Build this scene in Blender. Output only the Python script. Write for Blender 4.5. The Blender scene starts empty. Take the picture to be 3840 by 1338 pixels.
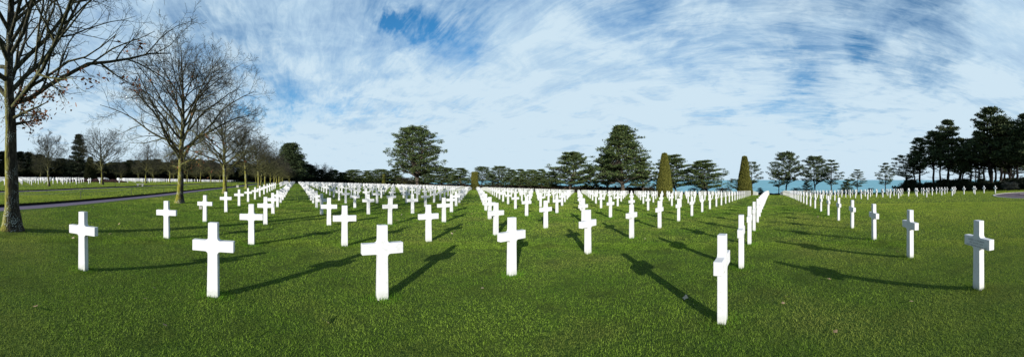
import bpy, bmesh, math, random
import numpy as np
from math import sin, cos, pi, atan2, hypot, radians
from mathutils import Vector, Matrix

# ------------------------------------------------------------------ set-up
scene = bpy.context.scene
COL = scene.collection
F = 1132.7            # photograph pixels per radian of the panorama (3840 wide)
XA = 1112.35          # column of the photograph that looks along +Y
EYE = 1.7217
HOR = 674.0
rng = np.random.default_rng(7)
random.seed(7)
R = radians

def theta(px): return (px - XA) / F

# ------------------------------------------------------------------ terrain height
def near_poly(X, Y):
    return (-0.01534*X - 0.00843*Y - 1.153e-4*X*X - 1.0e-5*X*Y + 2.663e-4*Y*Y)
_ctl = []
for X in (-4, 4, 12, 20, 28):
    for Y in (-4, 3, 12):
        _ctl.append((X, Y, near_poly(X, Y)))
_ctl += [(-4, 26, -.03), (6, 26, -.15), (14, 20, -.33),
 (-8, 5.8, .12), (-8, 19.5, .12), (-8, 34, .15), (-8, 50, .2), (-4, 64, .1), (-8, 107, .2), (-1, 57, .12), (0, 110, .0),
 (0, 220, -.45), (33, 222, -1.66), (73, 245, -2.8), (33, 81, -.73), (78, 117, -3.0), (95, 66, -3.35), (100, 30, -3.4),
 (100, -3, -3.45), (66, 6, -1.75), (56, 21, -1.6), (108, 110, -3.4), (110, 240, -3.6), (84, -2, -2.6), (48, 48, -1.35),
 (-15, 17, .2), (-15, 40, .25), (-27, 25, .38), (-27, 60, .45), (-33, 31, .55), (-38, 35, .66), (-38, 47, .72), (-36, 57, .8),
 (-37, 68, .78), (-36, 94, .7), (-40, 196, .36), (-50, 60, 1.0), (-85, 75, 1.4), (-85, 130, 1.0), (-50, 160, .4),
 (-120, 30, 1.7), (-120, 100, 1.5), (-140, 180, 1.0), (-40, 0, .5), (-40, -60, .5), (0, -60, .2), (0, -25, .15), (40, -90, 0),
 (31.7, -10.5, -.48), (31.7, -29, -.2), (21, -31, -.12), (15, -20, -.12), (48, -30, -.8), (50, -44, -.58), (74, -35, -1.46), (100, -40, -3.0),
 (60, -12, -1.5), (110, -80, -3), (-30, 300, 0), (40, 320, -2), (120, 330, -4)]
_ctl = np.array(_ctl, float)
def _tps_fit(P, lam=2.0):
    n = len(P); d = np.hypot(P[:, None, 0]-P[None, :, 0], P[:, None, 1]-P[None, :, 1])
    K = np.where(d > 0, d*d*np.log(d+1e-9), 0) + lam*np.eye(n)
    Q = np.c_[np.ones(n), P[:, :2]]
    A = np.block([[K, Q], [Q.T, np.zeros((3, 3))]])
    return np.linalg.solve(A, np.r_[P[:, 2], 0, 0, 0])
_W = _tps_fit(_ctl)
def ground_base(X, Y):
    X = np.atleast_1d(np.asarray(X, float)); Y = np.atleast_1d(np.asarray(Y, float))
    sh = X.shape; x = np.clip(X.ravel(), -150, 120); y = np.clip(Y.ravel(), -95, 335)
    out = np.empty(x.size)
    for s in range(0, x.size, 20000):
        xs, ys = x[s:s+20000], y[s:s+20000]
        d = np.hypot(xs[:, None]-_ctl[None, :, 0], ys[:, None]-_ctl[None, :, 1])
        out[s:s+20000] = (np.where(d > 0, d*d*np.log(d+1e-9), 0) @ _W[:-3]) + _W[-3] + _W[-2]*xs + _W[-1]*ys
    w = np.clip((22-np.hypot(x-8, y-6))/8, 0, 1); w = w*w*(3-2*w)
    out = out*(1-w) + near_poly(x, y)*w
    return out.reshape(sh)
PATH1 = (-14.05, -11.85); PATH2 = (-26.3, -25.1)
def ground(X, Y):
    X = np.atleast_1d(np.asarray(X, float)); z = ground_base(X, Y)
    z = z + np.where(X < PATH1[0]-.005, .12, 0) + np.where(X < PATH2[0]-.005, .10, 0)
    z = z - np.where((X > PATH1[0]-.005) & (X < PATH1[1]), .015, 0)
    c = np.clip((X-113)/14, 0, 1)
    return z - 58*c*c*(3-2*c)
def gz(x, y): return float(ground(x, y)[0])
PLX, PLY, PLR = 21.2, -31.5, 9.0

# ------------------------------------------------------------------ helpers
def tag(o, label=None, cat=None, group=None, kind=None):
    if label: o["label"] = label
    if cat: o["category"] = cat
    if group: o["group"] = group
    if kind: o["kind"] = kind
    return o
def mesh_np(name, V, FA, mats, smooth=False, matidx=None):
    """V (n,3); FA (m,k) with constant k"""
    me = bpy.data.meshes.new(name)
    V = np.ascontiguousarray(V, np.float32); FA = np.ascontiguousarray(FA, np.int32)
    m, k = FA.shape
    me.vertices.add(len(V)); me.vertices.foreach_set("co", V.ravel())
    me.loops.add(m*k); me.loops.foreach_set("vertex_index", FA.ravel())
    me.polygons.add(m)
    me.polygons.foreach_set("loop_start", np.arange(0, m*k, k, dtype=np.int32))
    try: me.polygons.foreach_set("loop_total", np.full(m, k, np.int32))
    except Exception: pass
    if matidx is not None: me.polygons.foreach_set("material_index", np.asarray(matidx, np.int32))
    if smooth: me.polygons.foreach_set("use_smooth", np.ones(m, bool))
    for a in (mats if isinstance(mats, (list, tuple)) else [mats]): me.materials.append(a)
    me.update(calc_edges=True); me.validate()
    return me
def link(name, data, parent=None, loc=(0, 0, 0), rz=0.0, scale=None):
    o = bpy.data.objects.new(name, data); COL.objects.link(o)
    o.location = loc; o.rotation_euler = (0, 0, rz)
    if scale: o.scale = scale
    if parent: o.parent = parent
    return o
def copy_tree(root):
    r = root.copy(); COL.objects.link(r)
    for ch in root.children:
        c = ch.copy(); COL.objects.link(c); c.parent = r
        for g in ch.children:
            d = g.copy(); COL.objects.link(d); d.parent = c
    return r
class Tubes:
    """tapered tubes collected into one quad mesh"""
    def __init__(s): s.V = []; s.Q = []; s.n = 0
    def add(s, pts, rad, k=5, flare=None):
        pts = [Vector(p) for p in pts]; N = len(pts)
        t = (pts[1]-pts[0]).normalized()
        u = t.orthogonal().normalized()
        for i in range(N):
            t = (pts[min(i+1, N-1)]-pts[max(i-1, 0)]).normalized()
            u = (u - t*u.dot(t)).normalized(); v = t.cross(u)
            for j in range(k):
                a = 2*pi*j/k; rr = rad[i]
                if flare: rr *= flare(i, a)
                p = pts[i] + (u*cos(a)+v*sin(a))*rr
                s.V.append((p.x, p.y, p.z))
        for i in range(N-1):
            b = s.n+i*k
            for j in range(k):
                j2 = (j+1) % k
                s.Q.append((b+j, b+j2, b+k+j2, b+k+j))
        s.n += N*k
    def mesh(s, name, mat, smooth=True):
        return mesh_np(name, np.array(s.V), np.array(s.Q), mat, smooth)
def box_bm(bm, c, s, rot=None, bevel=0):
    r = bmesh.ops.create_cube(bm, size=1.0)
    M = Matrix.Translation(c) @ (rot.to_4x4() if rot else Matrix.Identity(4)) @ Matrix.Diagonal((s[0], s[1], s[2], 1))
    bmesh.ops.transform(bm, matrix=M, verts=r['verts'])
    if bevel:
        es = list({e for v in r['verts'] for e in v.link_edges})
        bmesh.ops.bevel(bm, geom=es, offset=bevel, segments=2, affect='EDGES')
def bm_mesh(name, bm, mat):
    me = bpy.data.meshes.new(name); bm.to_mesh(me); bm.free(); me.materials.append(mat); return me

# ------------------------------------------------------------------ materials
def newmat(name):
    m = bpy.data.materials.new(name); m.use_nodes = True
    nt = m.node_tree; b = nt.nodes["Principled BSDF"]; b.inputs["Roughness"].default_value = .8
    b.inputs["Specular IOR Level"].default_value = .25
    return m, nt, b
def N(nt, t, **kw):
    n = nt.nodes.new(t)
    for k, v in kw.items():
        if k in n.inputs: n.inputs[k].default_value = v
        else: setattr(n, k, v)
    return n
def L(nt, a, b): nt.links.new(a, b)
def ramp(nt, fac, stops):
    r = nt.nodes.new("ShaderNodeValToRGB"); e = r.color_ramp.elements
    e[0].position = stops[0][0]; e[0].color = (*stops[0][1], 1)
    e[1].position = stops[-1][0]; e[1].color = (*stops[-1][1], 1)
    for p, c in stops[1:-1]:
        x = e.new(p); x.color = (*c, 1)
    L(nt, fac, r.inputs[0]); return r
def noise(nt, scale, detail=4, rough=.55, vec=None, dist=0.0):
    n = N(nt, "ShaderNodeTexNoise"); n.inputs["Scale"].default_value = scale; n.inputs["Detail"].default_value = detail
    n.inputs["Roughness"].default_value = rough; n.inputs["Distortion"].default_value = dist
    if vec is not None: L(nt, vec, n.inputs["Vector"])
    return n
def mixc(nt, fac, a, b, mode='MIX'):
    n = nt.nodes.new("ShaderNodeMix"); n.data_type = 'RGBA'; n.blend_type = mode
    for s, v in ((0, fac), (6, a), (7, b)):
        if hasattr(v, "links"): L(nt, v, n.inputs[s])
        elif s == 0: n.inputs[0].default_value = v
        else: n.inputs[s].default_value = (*v, 1)
    return n.outputs[2]
def math_n(nt, op, a, b=None, c=None, clamp=False):
    n = nt.nodes.new("ShaderNodeMath"); n.operation = op; n.use_clamp = clamp
    for i, v in enumerate((a, b, c)):
        if v is None: continue
        if hasattr(v, "links"): L(nt, v, n.inputs[i])
        else: n.inputs[i].default_value = v
    return n.outputs[0]

def mat_marble():
    m, nt, b = newmat("marble")
    g = N(nt, "ShaderNodeNewGeometry"); oi = N(nt, "ShaderNodeObjectInfo")
    n1 = noise(nt, 3.0, 6, .6, g.outputs["Position"], 1.2)
    n2 = noise(nt, 22.0, 3, .6, g.outputs["Position"])
    tc = N(nt, "ShaderNodeTexCoord"); sp = N(nt, "ShaderNodeSeparateXYZ"); L(nt, tc.outputs["Object"], sp.inputs[0])
    c1 = ramp(nt, n1.outputs[0], [(.36, (.60, .60, .605)), (.485, (.585, .585, .59)), (.50, (.50, .50, .505)), (.515, (.585, .585, .59)), (.8, (.55, .55, .56))])
    c2 = mixc(nt, ramp(nt, n2.outputs[0], [(.52, (0, 0, 0)), (.80, (.18, .18, .18))]).outputs[0], c1.outputs[0], (.38, .38, .36))
    # green-grey algae splash at the foot of the stone
    foot = math_n(nt, 'MULTIPLY_ADD', sp.outputs[2], -7.0, 1.0, True)
    foot = math_n(nt, 'MULTIPLY', foot, n2.outputs[0])
    c3 = mixc(nt, foot, c2, (.30, .32, .22))
    tone = math_n(nt, 'MULTIPLY_ADD', oi.outputs["Random"], .10, .91)
    mul = mixc(nt, 1.0, c3, (1, 1, 1), 'MULTIPLY')
    cc = nt.nodes.new("ShaderNodeCombineColor"); [L(nt, tone, cc.inputs[i]) for i in range(3)]
    L(nt, cc.outputs[0], mul.node.inputs[7])
    L(nt, mul, b.inputs["Base Color"]); b.inputs["Roughness"].default_value = .6
    return m
def mat_grass_ground():
    m, nt, b = newmat("lawn")
    g = N(nt, "ShaderNodeNewGeometry"); pos = g.outputs["Position"]
    big = noise(nt, .11, 4, .6, pos); mid = noise(nt, 1.3, 4, .6, pos); fine = noise(nt, 30, 3, .7, pos); vf = noise(nt, 9, 4, .7, pos)
    c = ramp(nt, big.outputs[0], [(.35, (.060, .095, .012)), (.55, (.080, .118, .017)), (.72, (.12, .145, .026))]).outputs[0]
    c2 = mixc(nt, ramp(nt, mid.outputs[0], [(.4, (0, 0, 0)), (.68, (.55, .55, .55))]).outputs[0], c, (.045, .10, .012))
    c3 = mixc(nt, ramp(nt, fine.outputs[0], [(.42, (0, 0, 0)), (.66, (.8, .8, .8))]).outputs[0], c2, (.022, .045, .008))
    c4 = mixc(nt, ramp(nt, vf.outputs[0], [(.52, (0, 0, 0)), (.72, (.5, .5, .5))]).outputs[0], c3, (.15, .20, .035))
    # bare soil where the lawn edge steps down
    sz = N(nt, "ShaderNodeSeparateXYZ"); L(nt, g.outputs["True Normal"], sz.inputs[0])
    steep = math_n(nt, 'LESS_THAN', sz.outputs[2], .55)
    c5 = mixc(nt, steep, c4, (.018, .014, .010))
    L(nt, c5, b.inputs["Base Color"]); b.inputs["Roughness"].default_value = .95
    b.inputs["Specular IOR Level"].default_value = .1
    bp = N(nt, "ShaderNodeBump"); bp.inputs["Strength"].default_value = 1.0; bp.inputs["Distance"].default_value = .05
    h = math_n(nt, 'ADD', fine.outputs[0], math_n(nt, 'MULTIPLY', vf.outputs[0], 1.2))
    L(nt, h, bp.inputs["Height"]); L(nt, bp.outputs[0], b.inputs["Normal"])
    return m
def mat_blades(name, stops, patch):
    m, nt, b = newmat(name)
    g = N(nt, "ShaderNodeNewGeometry")
    c = ramp(nt, g.outputs["Random Per Island"], stops).outputs[0]
    n = noise(nt, .5, 4, .6, g.outputs["Position"]); n2 = noise(nt, .11, 4, .6, g.outputs["Position"])
    c = mixc(nt, ramp(nt, n.outputs[0], [(.40, (0, 0, 0)), (.66, (.6, .6, .6))]).outputs[0], c, patch)
    c = mixc(nt, ramp(nt, n2.outputs[0], [(.48, (0, 0, 0)), (.70, (.55, .55, .55))]).outputs[0], c, (.32, .34, .06))
    n5 = noise(nt, 1.15, 6, .68, g.outputs["Position"], .5); n6 = noise(nt, .38, 5, .6, g.outputs["Position"])
    c = mixc(nt, ramp(nt, n5.outputs[0], [(.50, (0, 0, 0)), (.66, (.75, .75, .75))]).outputs[0], c, (.050, .070, .014))
    c = mixc(nt, ramp(nt, n6.outputs[0], [(.52, (0, 0, 0)), (.70, (.45, .45, .45))]).outputs[0], c, (.34, .33, .085))
    sp = N(nt, "ShaderNodeSeparateXYZ"); L(nt, g.outputs["Position"], sp.inputs[0])
    lf = math_n(nt, 'MULTIPLY_ADD', sp.outputs[0], -.5, -5.8, True)
    rt = math_n(nt, 'MULTIPLY_ADD', sp.outputs[1], -.22, -.75, True)
    am = math_n(nt, 'MULTIPLY', math_n(nt, 'MAXIMUM', lf, rt), math_n(nt, 'MULTIPLY_ADD', n.outputs[0], 1.4, -.25, True))
    c = mixc(nt, am, c, (.36, .42, .055))
    L(nt, c, b.inputs["Base Color"]); b.inputs["Roughness"].default_value = .6
    b.inputs["Specular IOR Level"].default_value = .06
    tr = N(nt, "ShaderNodeBsdfTranslucent"); L(nt, c, tr.inputs[0])
    mx = N(nt, "ShaderNodeMixShader"); mx.inputs[0].default_value = .36
    L(nt, b.outputs[0], mx.inputs[1]); L(nt, tr.outputs[0], mx.inputs[2])
    L(nt, mx.outputs[0], nt.nodes["Material Output"].inputs[0])
    return m
def mat_leaf(name, stops, trans=.15):
    m, nt, b = newmat(name)
    g = N(nt, "ShaderNodeNewGeometry")
    c = ramp(nt, g.outputs["Random Per Island"], stops).outputs[0]
    L(nt, c, b.inputs["Base Color"]); b.inputs["Roughness"].default_value = .7
    b.inputs["Specular IOR Level"].default_value = .15
    tr = N(nt, "ShaderNodeBsdfTranslucent"); L(nt, c, tr.inputs[0])
    mx = N(nt, "ShaderNodeMixShader"); mx.inputs[0].default_value = trans
    L(nt, b.outputs[0], mx.inputs[1]); L(nt, tr.outputs[0], mx.inputs[2])
    L(nt, mx.outputs[0], nt.nodes["Material Output"].inputs[0])
    return m
def mat_bark(name, dark, lightc, moss=None, lichen=False, sc=9):
    m, nt, b = newmat(name)
    g = N(nt, "ShaderNodeNewGeometry"); mp = N(nt, "ShaderNodeMapping"); mp.inputs["Scale"].default_value = (1, 1, .22)
    L(nt, g.outputs["Position"], mp.inputs[0])
    v = N(nt, "ShaderNodeTexVoronoi"); v.inputs["Scale"].default_value = sc*3; L(nt, mp.outputs[0], v.inputs["Vector"])
    n = noise(nt, sc*2, 5, .65, mp.outputs[0])
    c = ramp(nt, n.outputs[0], [(.38, dark), (.65, lightc)]).outputs[0]
    c = mixc(nt, ramp(nt, v.outputs["Distance"], [(.25, (0, 0, 0)), (.6, (.75, .75, .75))]).outputs[0], c, tuple(x*.35 for x in dark))
    if moss:
        # moss grows on the weather side (south-west) of the trunk
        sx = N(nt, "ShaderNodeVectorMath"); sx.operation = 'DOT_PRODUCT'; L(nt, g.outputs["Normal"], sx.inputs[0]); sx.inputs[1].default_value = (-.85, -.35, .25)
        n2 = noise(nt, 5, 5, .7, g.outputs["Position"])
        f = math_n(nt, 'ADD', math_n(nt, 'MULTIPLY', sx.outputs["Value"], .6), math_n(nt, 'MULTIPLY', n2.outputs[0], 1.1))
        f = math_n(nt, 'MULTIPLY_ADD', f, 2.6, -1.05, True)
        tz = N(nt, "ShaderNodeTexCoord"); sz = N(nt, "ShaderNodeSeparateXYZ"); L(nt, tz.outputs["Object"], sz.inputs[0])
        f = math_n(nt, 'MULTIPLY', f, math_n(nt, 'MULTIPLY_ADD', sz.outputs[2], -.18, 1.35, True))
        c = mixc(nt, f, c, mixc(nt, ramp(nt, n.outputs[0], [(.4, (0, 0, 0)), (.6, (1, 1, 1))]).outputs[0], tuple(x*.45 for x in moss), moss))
    if lichen:
        v2 = N(nt, "ShaderNodeTexVoronoi"); v2.inputs["Scale"].default_value = 26; L(nt, g.outputs["Position"], v2.inputs["Vector"])
        n3 = noise(nt, 2.2, 3, .6, g.outputs["Position"])
        f = math_n(nt, 'MULTIPLY', math_n(nt, 'LESS_THAN', v2.outputs["Distance"], .34), math_n(nt, 'MULTIPLY_ADD', n3.outputs[0], 6, -2.9, True))
        c = mixc(nt, f, c, (.42, .46, .42))
    L(nt, c, b.inputs["Base Color"]); b.inputs["Roughness"].default_value = .95
    bp = N(nt, "ShaderNodeBump"); bp.inputs["Strength"].default_value = .9; bp.inputs["Distance"].default_value = .03
    L(nt, math_n(nt, 'SUBTRACT', n.outputs[0], v.outputs["Distance"]), bp.inputs["Height"]); L(nt, bp.outputs[0], b.inputs["Normal"])
    return m
def mat_flat(name, c1, c2, sc=8, rough=.85, bump=.3, dist=.01):
    m, nt, b = newmat(name)
    g = N(nt, "ShaderNodeNewGeometry"); n = noise(nt, sc, 6, .65, g.outputs["Position"])
    L(nt, ramp(nt, n.outputs[0], [(.35, c1), (.68, c2)]).outputs[0], b.inputs["Base Color"]); b.inputs["Roughness"].default_value = rough
    bp = N(nt, "ShaderNodeBump"); bp.inputs["Strength"].default_value = bump; bp.inputs["Distance"].default_value = dist
    L(nt, n.outputs[0], bp.inputs["Height"]); L(nt, bp.outputs[0], b.inputs["Normal"])
    return m
M = {}
M['marble'] = mat_marble()
M['lawn'] = mat_grass_ground()
M['blade'] = mat_blades("grass_blades", [(0, (.050, .085, .009)), (.35, (.140, .235, .021)), (.75, (.255, .390, .042)), (1, (.31, .43, .07))], (.070, .165, .012))
M['tuft'] = mat_blades("long_grass", [(0, (.07, .17, .010)), (.5, (.105, .235, .018)), (1, (.17, .30, .04))], (.08, .20, .015))
M['path'] = mat_flat("path_asphalt", (.110, .084, .122), (.155, .122, .168), 14, .9, .25)
M['plaza'] = mat_flat("plaza_paving", (.085, .058, .072), (.125, .092, .105), 6, .9, .25)
M['kerb'] = mat_flat("kerb_stone", (.36, .35, .33), (.48, .46, .43), 5, .8)
M['stone'] = mat_flat("pale_stone", (.36, .35, .31), (.48, .46, .41), 7, .8)
M['engrave'] = mat_flat("engraved_lettering", (.22, .23, .24), (.28, .29, .30), 40, .8)
M['bark'] = mat_bark("mossy_bark", (.028, .022, .015), (.085, .072, .050), moss=(.20, .19, .022), lichen=True)
M['twig'] = mat_bark("twig_bark", (.034, .031, .022), (.125, .118, .080), moss=(.12, .125, .03), sc=5)
M['pinebark'] = mat_bark("pine_bark", (.045, .036, .028), (.20, .165, .125), sc=3)
M['darkbark'] = mat_bark("dark_bark", (.016, .012, .010), (.050, .042, .034), sc=3)
M['pine'] = mat_leaf("pine_needles", [(0, (.010, .020, .008)), (.45, (.034, .056, .018)), (.85, (.080, .108, .032)), (1, (.14, .17, .05))])
M['pine2'] = mat_leaf("dark_pine_needles", [(0, (.012, .020, .010)), (.5, (.036, .056, .022)), (.9, (.078, .104, .038)), (1, (.14, .16, .06))])
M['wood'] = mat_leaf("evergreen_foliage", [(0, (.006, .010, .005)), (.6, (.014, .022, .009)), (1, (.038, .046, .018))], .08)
M['topiary'] = mat_leaf("yew_foliage", [(0, (.030, .038, .009)), (.5, (.095, .100, .018)), (1, (.18, .17, .035))], .1)
M['conif'] = mat_leaf('conifer_foliage', [(0, (.010, .018, .008)), (.5, (.028, .044, .018)), (1, (.075, .098, .036))], .1)
M['yewshade'] = mat_leaf('shaded_yew_foliage', [(0, (.012, .016, .006)), (1, (.045, .050, .014))], .05)  # darker copy of the yew foliage, the left topiary's shade put into its colour
M['heath'] = mat_leaf("heather_foliage", [(0, (.025, .012, .014)), (.6, (.060, .026, .028)), (1, (.10, .055, .045))], .1)
M['hedge'] = mat_leaf("hedge_foliage", [(0, (.010, .010, .007)), (.6, (.022, .020, .012)), (1, (.05, .036, .024))], .1)
M['greyleaf'] = mat_leaf("grey_foliage", [(0, (.012, .015, .014)), (1, (.07, .08, .075))], .1)
M['deadleaf'] = mat_leaf("dead_leaves", [(0, (.10, .035, .018)), (1, (.26, .12, .06))], .2)
M['fallen'] = mat_leaf("fallen_leaf", [(0, (.20, .13, .07)), (.7, (.38, .27, .17)), (1, (.5, .42, .3))], .15)
M['metal'] = mat_flat("fence_metal", (.020, .022, .022), (.035, .036, .034), 10, .5, .05)
M['rope'] = mat_flat("pale_rope", (.35, .34, .30), (.48, .47, .42), 30, .9)

# ------------------------------------------------------------------ terrain sheet
def axis(vals, brk=()):
    v = sorted(set([round(a, 4) for a in vals] + list(brk))); return np.array(v)
xs = list(np.arange(-30, 46, 1.0)) + list(np.arange(-150, -30, 4.0)) + list(np.arange(46, 112, 2.0)) + [-6000, -3000, -1500, -800, -450, -300, -220, -180] + list(np.arange(112, 128.5, 1.0))
xs = [x for x in xs if abs(x-PATH1[0]) > .3 and abs(x-PATH1[1]) > .3 and abs(x-PATH2[0]) > .3 and abs(x-PATH2[1]) > .3]
xs = axis(xs, (PATH1[0]-.02, PATH1[0], PATH1[1], PATH1[1]+.02, PATH2[0]-.02, PATH2[0], PATH2[1]))
ys = axis(list(np.arange(-40, 60, 1.0)) + list(np.arange(60, 140, 2.5)) + list(np.arange(140, 340, 6.0)) + list(np.arange(-100, -40, 4.0)) + [-6000, -2500, -1000, -400, -200, -140, 340, 380, 450, 600, 1000, 2500, 6000])
GX, GY = np.meshgrid(xs, ys, indexing='ij')
GZ = ground(GX.ravel(), GY.ravel())
nx, ny = GX.shape
idx = np.arange(nx*ny).reshape(nx, ny)
Q = np.stack([idx[:-1, :-1], idx[1:, :-1], idx[1:, 1:], idx[:-1, 1:]], -1).reshape(-1, 4)
me = mesh_np("ground", np.c_[GX.ravel(), GY.ravel(), GZ], Q, M['lawn'], False)
o = link("ground", me); tag(o, kind="structure", label="green mown lawn under the crosses")
# cliff foot is below the sea: sea sheet
def mat_sea():
    m, nt, b = newmat("sea_water")
    g = N(nt, "ShaderNodeNewGeometry"); mp = N(nt, "ShaderNodeMapping"); mp.inputs["Scale"].default_value = (.020, .0045, 1); L(nt, g.outputs["Position"], mp.inputs[0])
    n = noise(nt, 1.0, 6, .6, mp.outputs[0])
    n2 = noise(nt, .0006, 3, .6, g.outputs["Position"])
    c = mixc(nt, ramp(nt, n.outputs[0], [(.35, (0, 0, 0)), (.65, (1, 1, 1))]).outputs[0], (.070, .275, .340), (.125, .385, .440))
    c = mixc(nt, ramp(nt, n2.outputs[0], [(.4, (0, 0, 0)), (.65, (.5, .5, .5))]).outputs[0], c, (.15, .40, .46))
    L(nt, c, b.inputs["Base Color"]); b.inputs["Roughness"].default_value = .38; b.inputs["Specular IOR Level"].default_value = .12
    w = noise(nt, .35, 3, .6, g.outputs["Position"])
    bp = N(nt, "ShaderNodeBump"); bp.inputs["Strength"].default_value = .5; bp.inputs["Distance"].default_value = .6
    L(nt, w.outputs[0], bp.inputs["Height"]); L(nt, bp.outputs[0], b.inputs["Normal"])
    return m
SX = [119, 200, 400, 1000, 3000, 10000, 60000]; SY = [-60000, -8000, -2000, -500, 0, 500, 2000, 8000, 60000]
V = np.array([(x, y, -55) for x in SX for y in SY]); i2 = np.arange(len(V)).reshape(len(SX), len(SY))
Q = np.stack([i2[:-1, :-1], i2[1:, :-1], i2[1:, 1:], i2[:-1, 1:]], -1).reshape(-1, 4)
o = link("sea", mesh_np("sea", V, Q, mat_sea())); tag(o, kind="structure", label="flat turquoise sea beyond the cliff edge")
# paths
def strip(name, x0, x1, y0, y1, dz, mat):
    yy = np.arange(y0, y1+.1, 2.0); V = []; 
    for y in yy:
        for x in (x0, (x0+x1)/2, x1): V.append((x, y, gz(x if x != x0 else x0+.01, y)+dz))
    i = np.arange(len(V)).reshape(len(yy), 3)
    Q = np.stack([i[:-1, :-1], i[:-1, 1:], i[1:, 1:], i[1:, :-1]], -1).reshape(-1, 4)
    return link(name, mesh_np(name, np.array(V), Q, mat))
o = strip("path", PATH1[0]+.03, PATH1[1]-.02, -60, 236, .006, M['path']); tag(o, kind="structure", label="mauve asphalt path beside the bare trees")
o = strip("path", PATH2[0]+.03, PATH2[1]-.02, -60, 236, .010, M['path']); tag(o, kind="structure", label="narrow mauve path in front of the far left plot")
# round plaza
V = [(PLX, PLY, gz(PLX, PLY)+.012)]; RR = [2.25, 4.5, 6.75, 9.0]; K = 72; Fq = []
for r_ in RR:
    for k in range(K):
        a = 2*pi*k/K; x, y = PLX+r_*cos(a), PLY+r_*sin(a); V.append((x, y, gz(x, y)+.012))
bm = bmesh.new(); bv = [bm.verts.new(v) for v in V]
for k in range(K):
    k2 = (k+1) % K; bm.faces.new((bv[0], bv[1+k], bv[1+k2]))
    for r_ in range(3):
        a, b2 = 1+r_*K, 1+(r_+1)*K; bm.faces.new((bv[a+k], bv[b2+k], bv[b2+k2], bv[a+k2]))
o = link("plaza", bm_mesh("plaza", bm, M['plaza'])); tag(o, kind="structure", label="round dark mauve paved circle at the right edge")
bm = bmesh.new(); ring = []
for k in range(K):
    a = 2*pi*k/K; row = []
    for r_, dz in ((9.0, .0), (9.0, .05), (9.17, .05), (9.17, .0)):
        x, y = PLX+r_*cos(a), PLY+r_*sin(a); row.append(bm.verts.new((x, y, gz(x, y)+dz)))
    ring.append(row)
for k in range(K):
    a, b2 = ring[k], ring[(k+1) % K]
    for j in range(3): bm.faces.new((a[j], b2[j], b2[j+1], a[j+1]))
o = link("kerb", bm_mesh("kerb", bm, M['kerb'])); tag(o, kind="structure", label="pale stone kerb round the paved circle")

# ------------------------------------------------------------------ marble crosses
HB, DEP = 1.10, .052
def cross_outline(fil=True):
    pts = []
    ax, at, ab = .315, .835, .675      # arm half-width, arm top, arm bottom
    tw, bw = .073, .085
    def fillet(cx, cy, r, a0, a1, n=4):
        for k in range(n+1):
            a = a0+(a1-a0)*k/n; pts.append((cx+r*cos(a), cy+r*sin(a)))
    def wid(z): return bw + (tw-bw)*min(z/at, 1)
    bz = -.12
    pts.append((bw+.001, bz))
    r = .045
    if fil: fillet(wid(ab)+r, ab-r, r, pi, pi/2)
    else: pts.append((wid(ab), ab))
    pts.append((ax, ab)); pts.append((ax, at))
    if fil: fillet(tw+r, at+r, r, -pi/2, -pi)
    else: pts.append((tw, at))
    pts.append((tw-.002, HB))
    return pts + [(-x, z) for x, z in reversed(pts)]
def cross_mesh():
    bm = bmesh.new(); P = cross_outline()
    f = [bm.verts.new((x, -DEP, z)) for x, z in P]; b = [bm.verts.new((x, DEP, z)) for x, z in P]
    bm.faces.new(f); bm.faces.new(list(reversed(b))); n = len(P)
    for i in range(n): bm.faces.new((f[i], b[i], b[(i+1) % n], f[(i+1) % n]))
    bmesh.ops.recalc_face_normals(bm, faces=bm.faces)
    es = [e for e in bm.edges if abs(e.verts[0].co.y-e.verts[1].co.y) < 1e-5 or (abs(e.verts[0].co.x) > .30 or e.verts[0].co.z > 1.0)]
    bmesh.ops.bevel(bm, geom=es, offset=.004, segments=1, affect='EDGES')
    return bm_mesh("marble_cross", bm, M['marble'])
CM = cross_mesh()
Z0, L0, SA, SB = 4.3290, -3.6946, 3.70932, 2.48149
TOP = [(2492, 60.0), (2792, 66.0), (1780, 141.0), (1439, 250.0), (1304, 300.0)]
topi = [(r_*sin(theta(px)), r_*cos(theta(px))) for px, r_ in TOP]
LPX, LPY = 92*sin(theta(1576)), 92*cos(theta(1576))
HBX, HBY = 78*sin(theta(340)), 78*cos(theta(340))
ordn = lambda n: (["first", "second", "third", "fourth", "fifth", "sixth", "seventh", "eighth", "ninth", "tenth", "eleventh", "twelfth", "thirteenth",
        "fourteenth", "fifteenth", "sixteenth", "seventeenth", "eighteenth", "nineteenth", "twentieth"] + ["%dth" % k for k in range(21, 100)])[n-1] if n % 10 not in (1, 2, 3) or n < 21 else "%d%s" % (n, {1: "st", 2: "nd", 3: "rd"}[n % 10])
crosses = []
for i in range(-2, 62):
    for j in range(0, 43):
        if i < 0 and j < 3: continue
        if j == 0 and 14 <= i <= 16: continue
        x, y = L0+SB*j, Z0+SA*i
        if any(hypot(x-a, y-b) < 2.35 for a, b in topi): continue
        if hypot(x-LPX, y-LPY) < 4.6: continue
        if i >= 0 and j == 24 and False: continue
        if i == -2: lab = "white marble cross right of the long grass aisle to the sea, %s from the camera" % ordn(j-2)
        elif i == -1: lab = "white marble cross left of the long grass aisle to the sea, %s from the camera" % ordn(j-2)
        elif i == 0: lab = "white marble cross in the front row of the main plot, %s from the left" % ordn(j+1)
        else: lab = "white marble cross, %s from the left in the %s row of the main plot" % (ordn(j+1), ordn(i+1))
        crosses.append((hypot(x, y), x, y, lab, (i, j)))
for i in range(0, 7):         # plot behind the right lawn
    y = Z0+SA*(-3-i)
    jmax = [27, 26, 22, 17, 12, 9, 7][i]
    for j in range(0, jmax):
        x = 31.7+SB*j
        if hypot(x-PLX, y-PLY) < PLR+1: continue
        crosses.append((hypot(x, y), x, y, "white marble cross before the dark pines, %s back in %s row from the aisle" % (ordn(j+1), ordn(i+2)), ('r', i, j)))
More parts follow.
